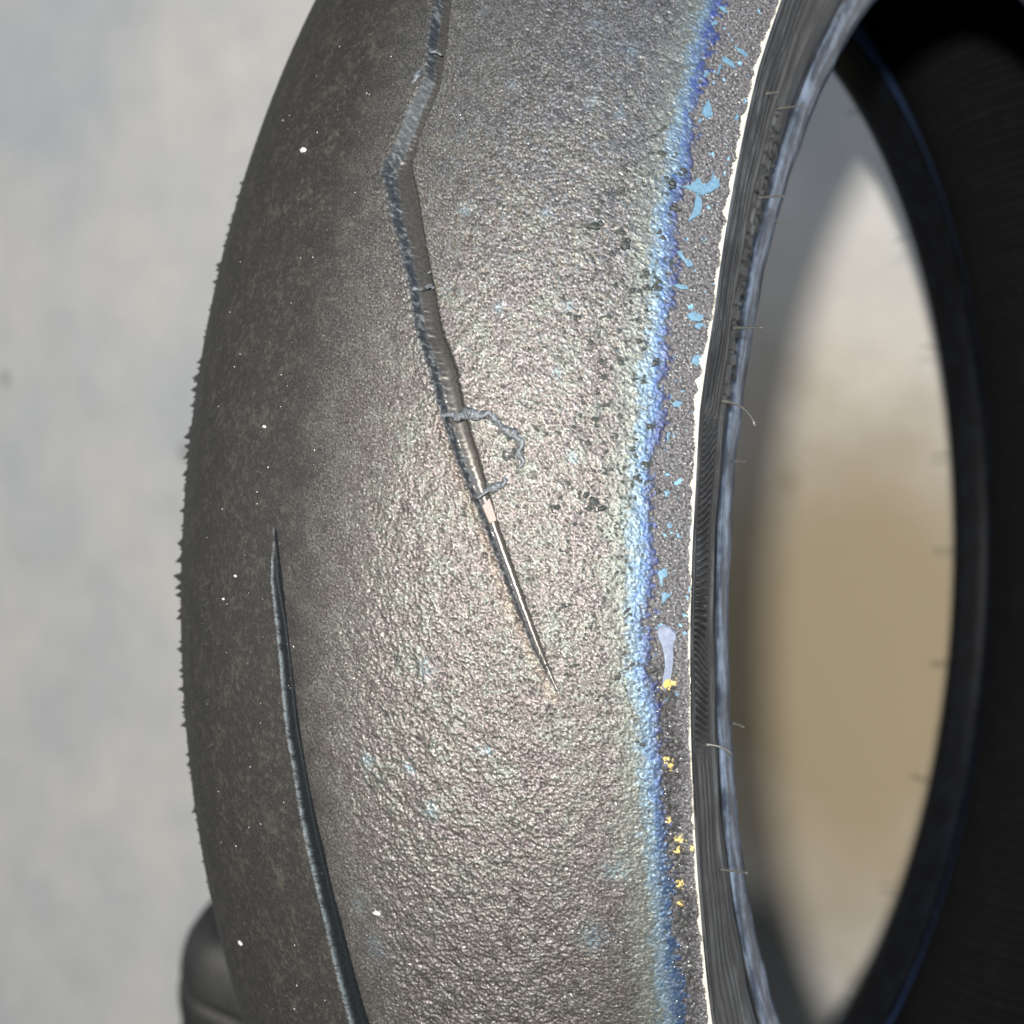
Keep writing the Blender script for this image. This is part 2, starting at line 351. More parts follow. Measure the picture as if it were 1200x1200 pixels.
def build_tread():
    dth = 0.00088
    TH = np.arange(-0.36, 0.74, dth)
    # columns evenly spaced along the surface
    xs = np.linspace(-XE, XE, 4001)
    arc = np.concatenate([[0], np.cumsum(np.hypot(np.diff(xs), np.diff(rt(xs))))])
    fine0 = np.interp(-0.055, xs, arc)
    S = np.concatenate([np.arange(0, fine0, 0.0016), np.arange(fine0, arc[-1], 0.00028)])
    S = np.append(S[:-1], arc[-1])
    x0 = np.interp(S, arc, xs)
    r0 = rt(x0)
    nt_, nx = len(TH), len(x0)
    # regular noise grid over the fine part
    gs = np.arange(0, arc[-1] + 0.001, 0.00028)
    shp = (nt_, len(gs))
    dd = (dth * 0.31, 0.00028)
    ci = np.clip(np.round(S / 0.00028).astype(int), 0, len(gs) - 1)
    def bn(lo, hi, an=1.0, ang=0.0, seed=0):
        return bandnoise(shp, dd, lo, hi, an, ang, seed)[:, ci]
    X = np.broadcast_to(x0 * 1000, (nt_, nx))
    T = np.broadcast_to(TH[:, None], (nt_, nx))
    n_s = bn(0.0008, 0.0016, 1, 0, 1)
    n_m = bn(0.0017, 0.0036, 1.3, 0.5, 2)
    n_l = bn(0.005, 0.011, 1.7, 0.6, 3)
    n_x = bn(0.0005, 0.0009, 1, 0, 4)
    n_b = bn(0.012, 0.03, 1, 0, 5)
    n_c = bn(0.003, 0.007, 1, 0, 6)
    n_str = bn(0.0006, 0.002, 0.12, 0.0, 7)      # long streaks round the tyre
    # ---- zones
    blue = np.interp(TH, [b[1] for b in BLUE][::-1], [b[0] for b in BLUE][::-1])[:, None]
    ragged = 0.35 * n_b + 0.45 * n_c + 0.14 * n_m + 0.10 * n_s
    db = X - blue - ragged                        # mm across the blue band
    worn = 1 - smooth(1.5, 2.2, db)               # inside the used part of the tread
    st0 = np.interp(TH, [-0.25, 0.0, 0.12, 0.3, 0.6], [1, -4, -6, -9, -6])[:, None] + 0.8 * n_b + 0.8 * n_c
    st1 = np.interp(TH, [-0.25, 0.0, 0.12, 0.3, 0.6], [22, 17, 21, 34, 38])[:, None] + 1.0 * n_b + 1.5 * n_c
    film = np.clip((X - st0) / (st1 - st0), 0, 1) ** 1.4 * worn
    film = film * np.clip(1 + (1 - film) * (0.5 * n_x + 0.4 * n_s), 0, 1.6)
    film = np.clip(film, 0, 1)
    strip = 1 - worn
    # ---- height in metres
    lumps = np.minimum(n_x, 0.8) * 0.000034 + np.minimum(n_s, 0.7) * 0.00007 + np.minimum(n_m, 0.8) * 0.00009 + n_l * 0.00008
    coarse = 0.62 + 0.5 * smooth(0.30, 0.0, T) * smooth(62, 50, X)
    crack = -smooth(0.86, 1.0, 1 - np.abs(n_m * 0.35 + n_l * 0.2)) * 0.00010
    cr1 = np.exp(-(n_c * 1.0 / 0.14) ** 2) * smooth(0.1, 1.0, n_b * 0.5 + n_m * 0.6 + 0.3)
    cr2 = np.exp(-(n_m / 0.20) ** 2) * smooth(-0.2, 0.9, n_l + 0.3 * n_b)
    cr3 = smooth(0.8, 1.6, -(0.75 * n_s + 0.55 * n_x + 0.25 * n_c))
    creas = np.maximum(np.maximum(cr1, cr2 * 0.8), cr3)
    h = -film * creas * 0.00015 * coarse
    h = h + film * (lumps * coarse + crack * coarse * smooth(0.25, 0.05, T))
    h = h + (1 - film) * worn * (n_str * 0.000022 + n_x * 0.000016 + n_c * 0.00002)
    h = h + strip * (n_x * 0.00006 + n_s * 0.00009 + n_m * 0.00005 - 0.00015)
    rough_lo = (0.25 + 0.75 * smooth(0.07, 0.03, T)) * smooth(0.12, 0.07, T) * smooth(1.2, 2.2, db) * smooth(6.0, 3.5, db + 0.6 * n_c)
    h = h + rough_lo * (n_m * 0.00020 + n_s * 0.00014)
    seam = np.exp(-((db - 2.0) / 0.35) ** 2)
    h = h - seam * 0.00018
    # ---- colour
    c_cream = np.array([0.200, 0.184, 0.163]); c_pink = np.array([0.205, 0.172, 0.168])
    c_green = np.array([0.168, 0.180, 0.160]); c_steel = np.array([0.155, 0.172, 0.188])
    def lerp(a, b, t): return a + (b - a) * t[..., None]
    m1 = smooth(-0.3, 1.2, 0.6 * n_b + 0.7 * n_c + 0.9 * n_s)
    m2 = smooth(0.2, 1.4, -n_b * 0.7 + 0.6 * n_c + 0.8 * n_m)
    fc = lerp(np.broadcast_to(c_cream, (nt_, nx, 3)), c_pink, m1)
    fc = lerp(fc, c_green, m2 * 0.8)
    fc = lerp(fc, c_steel, smooth(0.2, 0.55, T) * smooth(-1, 1, n_b + n_c) * 0.8)
    fc = lerp(fc, np.array([0.135, 0.122, 0.115]), smooth(-0.02, -0.2, T) * 0.75)
    fc = lerp(fc, np.array([0.18, 0.18, 0.185]), smooth(0.38, 0.56, T) * 0.7)
    fc = fc * np.array([0.975, 0.985, 1.01]) * 0.56 * (1 + 0.10 * n_l + 0.07 * n_c)[..., None]
    spk = 1 + 0.32 * n_x + 0.26 * n_s + 0.12 * n_m
    fc = fc * np.clip(spk, 0.45, 1.6)[..., None]
    fc = lerp(fc, np.array([0.36, 0.35, 0.33]), smooth(1.5, 2.6, n_x + 0.5 * n_s) * 0.7)
    fc = lerp(fc, np.array([0.03, 0.03, 0.028]), creas * 0.9)  # crease shade painted dark; pinholes are bare rubber
    film = film * (1 - 0.8 * creas)
    # greenish then cyan halo before the blue
    fc = lerp(fc, np.array([0.155, 0.175, 0.155]), smooth(-8, -4, db + n_c + 0.5 * n_s) * 0.5)
    fc = lerp(fc, np.array([0.135, 0.195, 0.245]), smooth(-3.2, -1.0, db + 0.8 * n_c + 0.4 * n_s) * 0.85)
    dull = smooth(0.0, -0.15, T)
    bl = lerp(np.broadcast_to(np.array([0.078, 0.135, 0.25]), (nt_, nx, 3)), np.array([0.048, 0.058, 0.125]), smooth(-0.6, 1.6, db + 0.5 * n_c))
    bl = lerp(bl, np.array([0.035, 0.065, 0.12]), dull * 0.85)
    bl = lerp(bl, np.array([0.04, 0.06, 0.20]), smooth(0.45, 0.6, T) * 0.7)
    fc = lerp(fc, bl, smooth(-1.0, 0.2, db + 0.35 * n_s + 0.6 * n_c) * np.clip(0.82 + 0.22 * n_c + 0.15 * n_m + 0.15 * n_b, 0.25, 1))
    # left side matte rubber
    base = np.broadcast_to(np.array([0.019, 0.0183, 0.017]), (nt_, nx, 3))
    base = lerp(base, np.array([0.016, 0.0155, 0.015]), smooth(-0.4, 1.6, 0.6 * n_b + 0.7 * n_str + 0.4 * n_c) * 0.7)
    base = lerp(base, np.array([0.050, 0.044, 0.036]), smooth(0.3, 2.2, -0.7 * n_b + 0.6 * n_c + 0.6 * n_s) * 0.5)
    base = lerp(base, np.array([0.06, 0.056, 0.05]), smooth(0.6, 2.2, n_str + 0.5 * n_c) * 0.6)
    col = lerp(base, fc, film)
    # pits in the film show dark rubber
    pitmask = np.zeros((nt_, nx))
    def spot(x_, t_, r_mm, jag=0.5):
        j0, j1 = np.searchsorted(x0 * 1000, [x_ - 3 * r_mm, x_ + 3 * r_mm])
        i0, i1 = np.searchsorted(TH, [t_ - 3 * r_mm / 290, t_ + 3 * r_mm / 290])
        xx = (X[i0:i1, j0:j1] - x_) * 1.25
        yy = (T[i0:i1, j0:j1] - t_) * 300
        d = np.sqrt(xx * xx + yy * yy) / r_mm + jag * 0.35 * n_s[i0:i1, j0:j1] + jag * 0.3 * n_m[i0:i1, j0:j1]
        return (slice(i0, i1), slice(j0, j1)), d
    plist = [(a, b, c * 0.155) for a, b, c in PITS]
    pr = random.Random(3)
    for _ in range(330):
        xx = 69.5 - abs(pr.gauss(0, 1)) * 8
        plist.append((xx, pr.uniform(0.02, 0.47), pr.choice((0.16, 0.2, 0.25, 0.32, 0.45))))
    for _ in range(60):
        plist.append((pr.uniform(20, 68), pr.uniform(-0.25, 0.6), pr.uniform(0.14, 0.3)))
    for _ in range(70):
        t_ = pr.uniform(-0.2, 0.6)
        plist.append((float(np.interp(t_, [b[1] for b in BLUE][::-1], [b[0] for b in BLUE][::-1])) + pr.uniform(-2, 1.8), t_, pr.uniform(0.15, 0.5)))
    for _ in range(34):
        plist.append((pr.gauss(47.6, 1.4), pr.gauss(0.2135, 0.0065), pr.uniform(0.2, 0.5)))
    for a, b, c in plist:
        if c > 0.9: c = c * 0.6
        sl, d = spot(a, b, c)
        w = smooth(1.15, 0.7, d)
        pitmask[sl] = np.maximum(pitmask[sl], w)
        h[sl] += w * (0.00020 if c > 0.4 else -0.00020) * (1 + 0.5 * n_s[sl])
    col = lerp(col, np.array([0.030, 0.036, 0.033]), pitmask * 0.95)
    film = film * (1 - 0.95 * pitmask)
    for a, b, c in BSP:                            # faint sky-blue blotches in the film
        sl, d = spot(a, b, c * 0.16, 1.6)
        w = smooth(1.4, 0.1, d) * 0.33 * film[sl] * smooth(-1.5, 0.8, n_m[sl])
        col[sl] = lerp(col[sl], np.array([0.22, 0.40, 0.50]), w)
    # unworn strip beyond the blue band
    sc = lerp(np.broadcast_to(np.array([0.060, 0.057, 0.060]), (nt_, nx, 3)), np.array([0.15, 0.15, 0.155]), smooth(0.2, 1.8, n_x * 0.7 + n_s * 0.7))
    sc = lerp(sc, np.array([0.02, 0.02, 0.021]), smooth(0.2, 1.3, -n_s * 0.8 - n_m * 0.5))
    sc = lerp(sc, np.array([0.28, 0.29, 0.28]), (smooth(1.8, 2.6, n_s + 0.5 * n_x) * 0.8))
    sc = lerp(sc, np.array([0.02, 0.02, 0.02]), rough_lo * smooth(-0.6, 0.5, n_m + 0.4 * n_s) * 0.95)
    sc = lerp(sc, np.array([0.13, 0.27, 0.38]), smooth(2.1, 2.5, n_c + 0.3 * n_s) * smooth(0.0, 0.1, T))
    col = lerp(col, sc, strip)
    for a, b, c in YEL:
        sl, d = spot(a, b, c * 0.13, 1.2)
        col[sl] = lerp(col[sl], np.array([0.50, 0.38, 0.13]), smooth(1.0, 0.5, d) * 0.9)
    # ---- grooves
    def edge(L):
        A = np.array(L)[::-1] if L[0][1] > L[-1][1] else np.array(L)
        return np.interp(TH, A[:, 1], A[:, 0])[:, None], A[0, 1], A[-1, 1]
    # groove one: long bent sipe
    aL, t0, t1 = edge(G1L); aR, _, _ = edge(G1R)
    wid = np.maximum(aR - aL, 0.12)
    jit = 0.10 * bn(0.001, 0.004, 1, 0, 9)[:, [0]] * np.minimum(wid / 5, 1)
    on = ((T > t0 - 0.001) & (T < t1 + 0.2)).astype(float)
    t = (X - aL - jit) / wid
    depth = np.interp(TH, [t0, t0 + 0.03, 0.18, 0.35, 0.5, 0.7], [0.0, 0.0009, 0.0018, 0.0027, 0.0033, 0.0035])[:, None]
    led = np.interp(TH, [0.05, 0.15, 0.4, 0.46, 0.5, 0.6], [0.20, 0.26, 0.25, 0.42, 0.30, 0.2])[:, None]
    floor_ = 0.74 + 0.26 * np.sin(np.clip((t - led) / (1 - led), 0, 1) * math.pi)
    prof = np.where(t < led, smooth(-0.12, 1.0, t / led) * 0.74, np.where(t < 0.88, floor_, floor_ * (1 - smooth(0.88, 1.04, t))))
    prof = np.where((t < -0.05) | (t > 1.05), 0, prof)
    inner = on * smooth(led - 0.02, led + 0.05, t) * smooth(1.03, 0.98, t)
    inside = on * smooth(-0.12, 0.02, t) * smooth(1.06, 1.0, t)
    h = h * (1 - inner) - on * prof * depth
    ledge = inside * (1 - inner)
    h += ledge * (n_s * 0.00004 + n_m * 0.00008)
    lipL = on * np.exp(-((t + 0.22) / 0.2) ** 2) * smooth(t0, t0 + 0.05, T)
    h += lipL * (0.00012 + 0.00012 * n_m)
    lipR = on * np.exp(-((t - 1.12) / 0.06) ** 2)
    h += lipR * (0.00008 + 0.00006 * n_s)
    gfloor = lerp(np.broadcast_to(np.array([0.035, 0.034, 0.033]), (nt_, nx, 3)), np.array([0.085, 0.080, 0.074]), smooth(0.30, 0.2, T))
    col = lerp(col, lerp(np.broadcast_to(np.array([0.022, 0.026, 0.031]), (nt_, nx, 3)), np.array([0.095, 0.105, 0.107]), np.maximum(smooth(0.3, 1.6, 0.5 * n_m + 0.6 * n_c + 0.6 * n_s), 0.45 * smooth(0.43, 0.45, T) * smooth(0.51, 0.49, T))), ledge * 0.95)
    col = lerp(col, gfloor, inner)
    film = film * (1 - inner) + inner * (0.22 + 0.48 * smooth(0.32, 0.2, T))
    film = film * (1 - ledge * 0.75)
    wallR = on * smooth(0.84, 0.92, t) * smooth(1.10, 1.02, t)
    col = lerp(col, np.array([0.035, 0.033, 0.03]), wallR * 0.9)  # shade of the right groove wall painted dark
    film = film * (1 - wallR * 0.85)
    brown = on * np.exp(-((X - aL + 1.2) / 1.1) ** 2) * smooth(0.26, 0.2, T)
    col = lerp(col, np.array([0.20, 0.15, 0.11]), brown * 0.22)
    # groove two: smooth curved sipe
    bL, u0, u1 = edge(G2L); bR, _, _ = edge(G2R)
    wid2 = np.maximum(bR - bL, 0.2) * 0.74
    t2 = (X - bL) / wid2
    dep2 = np.interp(TH, [-0.4, -0.1, 0.08, 0.13, u1], [0.0030, 0.0028, 0.0022, 0.0012, 0.0])[:, None]
    on2 = (T < u1).astype(float)
    p2 = np.where(t2 < 0.30, smooth(-0.08, 0.30, t2), np.where(t2 < 0.8, 1.0, 1 - smooth(0.8, 1.06, t2)))
    p2 = np.where((t2 < -0.08) | (t2 > 1.06), 0, p2)
    in2 = on2 * smooth(-0.08, 0.05, t2) * smooth(1.06, 1.0, t2)
    h = h * (1 - in2 * 0.85) - on2 * p2 * dep2
    h += on2 * np.exp(-((t2 + 0.12) / 0.10) ** 2) * (0.00010 + 0.00010 * n_s)
    col = lerp(col, np.array([0.008, 0.0095, 0.011]), in2)  # shade inside the groove painted near black
    col = lerp(col, np.array([0.085, 0.105, 0.118]), on2 * np.exp(-((t2 + 0.02) / 0.06) ** 2) * smooth(-2.5, 1.0, n_s + n_c) * 0.9)  # highlight along the left lip painted as a pale line
    film = film * (1 - in2 * 0.95)
    spec = 0.5 - 0.30 * (1 - film) - 0.30 * in2 * smooth(0.02, 0.12, t2) - 0.2 * ledge  # specular also cut in the recesses to imitate cavity shade
    spec = np.clip(spec - 0.2 * pitmask - 0.15 * creas * film, 0.04, 1)
    fade = smooth(-0.36, -0.34, T) * smooth(0.738, 0.72, T) * smooth(XE * 1000, XE * 1000 - 0.6, X) * smooth(-XE * 1000, -XE * 1000 + 3, X)
    h = h * fade
    # ---- positions (displace along the profile normal)
    sl_ = -(R0 - RE) * KP * np.sign(x0) * np.abs(x0 / XE) ** (KP - 1) / XE
    ln = np.hypot(1, sl_)
    nX, nR = -sl_ / ln, 1 / ln
    V = revolve(x0[None] + h * nX[None], r0[None] + h * nR[None], TH).reshape(-1, 3)
    uv = np.stack([T * 0.32, np.broadcast_to(S, (nt_, nx))], -1).reshape(-1, 2)
    F = grid_faces(nt_, nx, False, 0, True)
    # coarse remainder of the ring
    TH2 = np.linspace(TH[-1], TH[0] + 2 * math.pi, 420)
    c2 = np.unique(np.concatenate([np.arange(0, nx, 9), [nx - 1]]))
    V2 = revolve(np.broadcast_to(x0[c2], (420, len(c2))), np.broadcast_to(r0[c2], (420, len(c2))), TH2).reshape(-1, 3)
    F2 = grid_faces(420, len(c2), False, len(V), True)
    uv2 = np.stack([np.broadcast_to(TH2[:, None] * 0.32, (420, len(c2))), np.broadcast_to(S[c2], (420, len(c2)))], -1).reshape(-1, 2)
    me = mesh_np('tread', np.vstack([V, V2]), np.vstack([F, F2]), np.vstack([uv, uv2]))
    C2 = np.concatenate([np.repeat(col[-1:, c2], 210, 0), np.repeat(col[:1, c2], 210, 0)]).reshape(-1, 3)
    f2 = np.concatenate([np.repeat(film[-1:, c2], 210, 0), np.repeat(film[:1, c2], 210, 0)]).reshape(-1)
    C = np.vstack([np.clip(col, 0, 1).reshape(-1, 3), C2])
    sp2 = np.concatenate([np.repeat(spec[-1:, c2], 210, 0), np.repeat(spec[:1, c2], 210, 0)]).reshape(-1, 1)
    rgba = np.concatenate([C, np.vstack([np.broadcast_to(spec, (nt_, nx)).reshape(-1, 1), sp2])], 1).astype(np.float32)
    a = me.attributes.new('Col', 'FLOAT_COLOR', 'POINT')
    a.data.foreach_set('color', rgba.ravel())
    gloss = np.clip(inner * smooth(0.9, 0.8, t) + 0.6 * in2, 0, 1)
    g2 = np.concatenate([np.repeat(gloss[-1:, c2], 210, 0), np.repeat(gloss[:1, c2], 210, 0)]).reshape(-1)
    a = me.attributes.new('gloss', 'FLOAT', 'POINT')
    a.data.foreach_set('value', np.concatenate([gloss.ravel(), g2]).astype(np.float32))
    a = me.attributes.new('film', 'FLOAT', 'POINT')
    a.data.foreach_set('value', np.concatenate([np.clip(film, 0, 1).ravel(), f2]).astype(np.float32))
    o = link('tread', me, M_TREAD, tyre)
    o['label'] = 'rainbow scorched rounded tread with two thin sipes and a blue edge band'
build_tread()

# ---- sidewalls, beads, liner (profiles in mm: axle position, radius)
SIDE = [(79.3, 283.7), (79.7, 283.2), (79.5, 282.2), (78.3, 281.3), (77.7, 280.2), (78.1, 279.2), (77.4, 278.2), (76.6, 276.5),
        (74.4, 270), (71.4, 262), (68.0, 254), (64.6, 246), (61.9, 240), (59.6, 236.5), (57.7, 234.6), (57.3, 234.0), (58.4, 233.0)]
BEADP = [(58.4, 233.0), (58.9, 231.0), (58.5, 227.5), (57.0, 223.0), (54.0, 218.8), (49.9, 216.2), (45.5, 215.8), (41.0, 216.3), (38.6, 217.3), (37.4, 219.0), (36.6, 222)]
LIN = [(36.6, 222), (39.5, 229), (47, 240), (56, 254), (62.5, 268), (63.5, 280), (58, 291), (45, 302), (25, 310), (0, 313)]

def ring(name, pts, TH, m, closed, disp=None, step=0.0011, flip=False, sharp_parent=None):
    P = resample([(a / 1000, b / 1000) for a, b in pts], step)
    nt_, nx = len(TH), len(P)
    X = np.repeat(P[None, :, 0], nt_, 0).copy()
    R = np.repeat(P[None, :, 1], nt_, 0).copy()
    S = np.concatenate([[0], np.cumsum(np.linalg.norm(np.diff(P, axis=0), axis=1))])
    if disp is not None:
        d = np.gradient(P, axis=0)
        d /= np.linalg.norm(d, axis=1)[:, None]
        h = disp(np.broadcast_to(TH[:, None], X.shape), R, X, S)
        nrm = np.stack([-d[:, 1], d[:, 0]], 1)
        if (nrm[:, 0] * (1 if P[:, 0].mean() > 0 else -1)).mean() < 0: nrm = -nrm
        X += h * nrm[None, :, 0]
        R += h * nrm[None, :, 1]
    V = revolve(X, R, TH).reshape(-1, 3)
    uv = np.stack([np.broadcast_to(TH[:, None] * 0.25, X.shape), np.broadcast_to(S, X.shape)], -1).reshape(-1, 2)
    me = mesh_np(name, V, grid_faces(nt_, nx, closed, 0, flip), uv)
    return link(name, me, m, tyre)

def nonuniform(lo, hi, fine, coarse):
    a = np.arange(lo, hi, fine)
    b = np.linspace(a[-1] + coarse, lo + 2 * math.pi - coarse, int((2 * math.pi - (hi - lo)) / coarse))
    return np.concatenate([a, b])

def side_disp(T, R, X, S):
    r = R * 1000
    # fine moulded ribs fanning round
    zone = smooth(-0.035, 0.0, T) * smooth(0.272, 0.262, T) * smooth(259, 261, r) * smooth(277, 275.5, r)
    slope = np.interp(T, [-0.03, 0.06, 0.12, 0.27], [-0.20, -0.22, 0.05, 0.32])
    ph = T * 270 / 1.75 + (r - 268) * slope + 0.02 * np.sin((r - 268) * 0.6)
    h = zone * 0.0006 * np.sin(2 * math.pi * ph)
    # concentric ridges further up
    z2 = smooth(0.268, 0.275, T) * smooth(259, 261, r) * smooth(278, 277, r)
    h = h + z2 * (0.00045 * np.sin(2 * math.pi * r / 4.2) + 0.0002 * np.sin(2 * math.pi * r / 1.9))
    # raised moulded lettering blocks, too oblique to read
    z3 = smooth(0.30, 0.305, T) * smooth(0.62, 0.61, T) * smooth(240, 241, r) * smooth(256, 255, r)
    blk = (np.sin(T * 150) > -0.25) * (np.sin(T * 410 + r * 0.5) > -0.7)
    h = h + z3 * 0.0007 * blk
    h = h + 0.0008 * np.exp(-((r - 251.5) / 0.9) ** 2) - 0.0006 * np.exp(-((r - 248.5) / 1.1) ** 2)
    h = h + 0.00012 * np.sin(2 * math.pi * r / 5.3) * smooth(-0.02, -0.05, T)
    h = h + 0.0003 * np.sin(T * 23 + 1) * smooth(262, 240, r) + 0.00012 * np.sin(T * 61)
    return h * smooth(283.2, 281, r) * smooth(235, 237, r)

def bead_disp(T, R, X, S):
    return (0.00010 * np.sin(T * 47) + 0.00008 * np.sin(T * 83 + 1)) * smooth(233, 229, R * 1000) * smooth(218, 220, R * 1000 + (X < 0.045) * 9)

THs = nonuniform(-0.45, 0.9, 0.0009, 0.012)
ring('sidewall', SIDE, THs, M_SIDE, True, side_disp, 0.0005, True)
THb = nonuniform(-0.45, 0.9, 0.003, 0.012)
b_ = ring('bead', BEADP, THb, M_BEAD, True, bead_disp, 0.0009, True)
b_['label'] = 'glossy bead edge with painted bluish sheen nearest the lens'
SL = [(-a, b) for a, b in SIDE]
BL = [(-a - 2.0 * smooth(229, 222, b), b + 1.2 * smooth(225, 219, b)) for a, b in BEADP]
SL[-1] = BL[0]
ring('sidewall', SL, np.linspace(0, 2 * math.pi, 500, endpoint=False), M_SIDE, True, None, 0.003)
ring('bead', BL, np.linspace(0, 2 * math.pi, 700, endpoint=False), M_BEAD2, True, None, 0.0015)
LP = LIN + [(-a, b) for a, b in LIN[::-1]][1:]
LP = LP[:-3] + [(-51.5, 247.5)]
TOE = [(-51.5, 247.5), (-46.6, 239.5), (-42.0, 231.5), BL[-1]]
ring('bead_toe', TOE, np.linspace(0, 2 * math.pi, 600, endpoint=False), M_TOE, True, None, 0.002)['label'] = 'strip with painted blue sheen inside the far bead'
def liner_disp(T, R, X, S):
    r = R * 1000
    z = smooth(240, 256, r)
    return z * (0.00045 * np.sign(np.sin(2 * math.pi * T * 300 / 5.0)) + 0.0003 * (np.sin(2 * math.pi * (T * 300 / 26)) > 0.9))
ring('inner_liner', LP, np.linspace(0, 2 * math.pi, 2200, endpoint=False), M_LINER, True, liner_disp, 0.004)

# ---- surface frame on the tread
def on_tread(xmm, th, up=0.0):
    x = xmm / 1000
    s = -(R0 - RE) * KP * np.sign(x) * abs(x / XE) ** (KP - 1) / XE
    l = math.hypot(1, s)
    X = wobble(np.array(x), th) + up * -s / l
    R = rt(x) + up / l
    return np.array([float(X), float(R * math.sin(th)), float(R * math.cos(th) + LIFT)])

def strip_mesh(name, rows, m):               # rows: list of point rings -> closed tube skin with end caps
    n = len(rows[0])
    V = np.array([p for r in rows for p in r])
    F = []
    for i in range(len(rows) - 1):
        for j in range(n):
            a = i * n + j; b = i * n + (j + 1) % n
            F.append((a, b, b + n, a + n))
    me = bpy.data.meshes.new(name)
    me.from_pydata([tuple(v) for v in V], [], F + [tuple(range(n))[::-1], tuple(range(len(V) - n, len(V)))])
    for p in me.polygons: p.use_smooth = True
    me.update()
    return link(name, me, m, tyre)

def tube(name, pts, radii, m, n=8, squash=1.0, parent=tyre, lump=0.0, seed=0):
    rr = random.Random(seed)
    rows = []
    P = [np.array(p, float) for p in pts]
    for i, p in enumerate(P):
        t = P[min(i + 1, len(P) - 1)] - P[max(i - 1, 0)]
        t /= np.linalg.norm(t) + 1e-12
        up = np.array([p[0] * 0.4, p[1], p[2] - LIFT]); up /= np.linalg.norm(up)
        a = np.cross(t, up); a /= np.linalg.norm(a) + 1e-12
        b = np.cross(a, t)
        rows.append([p + radii[i] * (1 + lump * rr.uniform(-1, 1)) * (math.cos(q) * a + math.sin(q) * b * squash) for q in [2 * math.pi * k / n for k in range(n)]])
    o = strip_mesh(name, rows, m)
    return o

# ---- pale torn skin along the tread edge
def build_edge_strip():
    TH = np.arange(-0.42, 0.80, 0.0012)
    wmm = np.interp(TH, [-0.25, -0.145, -0.0475, 0.056, 0.118, 0.2, 0.265, 0.29, 0.336, 0.468, 0.5687, 0.643],
                    [1.0, 0.55, 0.32, 0.5, 0.55, 0.8, 1.5, 1.45, 0.55, 1.15, 1.0, 0.7])
    j = np.random.default_rng(4).standard_normal(len(TH))
    j2 = np.convolve(j, np.ones(7) / 7, 'same') * 1.3
    wmm = np.maximum(wmm * (1 + 0.6 * j2) + 0.13 * j, 0.05) * 0.60
    rows = []
    for k, th in enumerate(TH):
        e = XE * 1000
        x1 = e - wmm[k]
        lift = 0.00022 + 0.0001 * abs(j2[k])
        rows.append([on_tread(x1, th, -0.00005), on_tread(x1 + 0.15, th, lift), on_tread(e - 0.05, th, lift + 0.0001), on_tread(e + 0.12, th, -0.0001), on_tread(e, th, -0.0006)])
    o = strip_mesh('edge_skin', rows, M_CREAM)
    o['label'] = 'thin cream torn skin running along the tread edge'
build_edge_strip()

# ---- flakes of pale blue film
def flake(name, poly, m, th_mm=0.12, lift=0.00012, jag=True, seed=1):
    rr = random.Random(seed)
    P = []
    n = len(poly)
    for i in range(n):
        a, b = poly[i], poly[(i + 1) % n]
        P.append((a[0], a[1]))
        if jag:
            for f in (0.33, 0.66):
                P.append((a[0] + (b[0] - a[0]) * f + rr.uniform(-.14, .14), a[1] + (b[1] - a[1]) * f + rr.uniform(-.14, .14) / 300))
    cx_ = sum(p[0] for p in P) / len(P); cy_ = sum(p[1] for p in P) / len(P)
    top = [on_tread(a, b, lift + th_mm / 1000) for a, b in P]
    bot = [on_tread(a + (a - cx_) * 0.1, b + (b - cy_) * 0.1, -0.0002) for a, b in P]
    k = len(P)
    V = [tuple(v) for v in top + bot] + [tuple(on_tread(cx_, cy_, lift + th_mm / 1000 + 0.00008))]
    F = [(i, (i + 1) % k, 2 * k) for i in range(k)] + [(i, i + k, (i + 1) % k + k, (i + 1) % k) for i in range(k)]
    me = bpy.data.meshes.new(name)
    me.from_pydata(V, [], F)
    me.update()
    return link(name, me, m, tyre)
for i, f in enumerate(FLAKES):
    flake('blue_flake', f, M_BLUE, seed=i)
sv = flake('scraped_sliver', SLIVER, M_SLIV, 0.2, seed=50)
tip = flake('amber_tip', [[75.3, 0.0455], [76.1, 0.0465], [76.0, 0.0412], [75.3, 0.0392], [74.8, 0.0415]], plain('amber_film', (0.42, 0.29, 0.07), 0.5, 900, 0.4), 0.12, 0.0003, seed=51)
tip.parent = sv
sv['label'] = 'lilac scraped sliver with an amber lower tip'

# ---- rubber shreds across the first sipe, and the block in it
def path(L, lift, sub=4):
    P = resample([(a, b * 300) for a, b in L], 0.35)
    return [(p[0], p[1] / 300) for p in P]
def shred(L, rad, lift, squash=0.6, seed=0):
    P = path(L, lift)
    k = len(P)
    R_ = [np.interp(i / (k - 1), np.linspace(0, 1, len(rad)), rad) / 1000 for i in range(k)]
    rr = random.Random(seed)
    R_ = [r * rr.uniform(0.95, 1.55) for r in R_]
    pts = [on_tread(a, b, np.interp(i / (k - 1), np.linspace(0, 1, len(lift)), lift) / 1000) for i, (a, b) in enumerate(P)]
    return tube('rubber_shred', pts, R_, M_SHRED, 11, squash, lump=0.22, seed=seed)
shred(SHRED1, [0.35, 0.5, 0.85, 1.15, 1.0, 0.6, 0.65, 0.6, 0.9, 0.75, 0.2], [0.1, 0.15, 0.3, 0.35, 0.3, 0.1, 0.05, 0, 0, 0, -0.1], 0.7, 1)
shred([[47.5, 0.2263], [48.9, 0.221], [48.3, 0.214], [49.4, 0.208], [48.6, 0.202]], [0.3, 0.7, 0.5, 0.6, 0.2], [0, 0, 0, 0, -0.1], 0.5, 2)
shred(SHRED2, [0.3, 0.35, 0.45, 0.8, 0.9, 0.3], [0.05, 0.1, 0.2, 0.2, 0.1, 0], 0.8, 3)
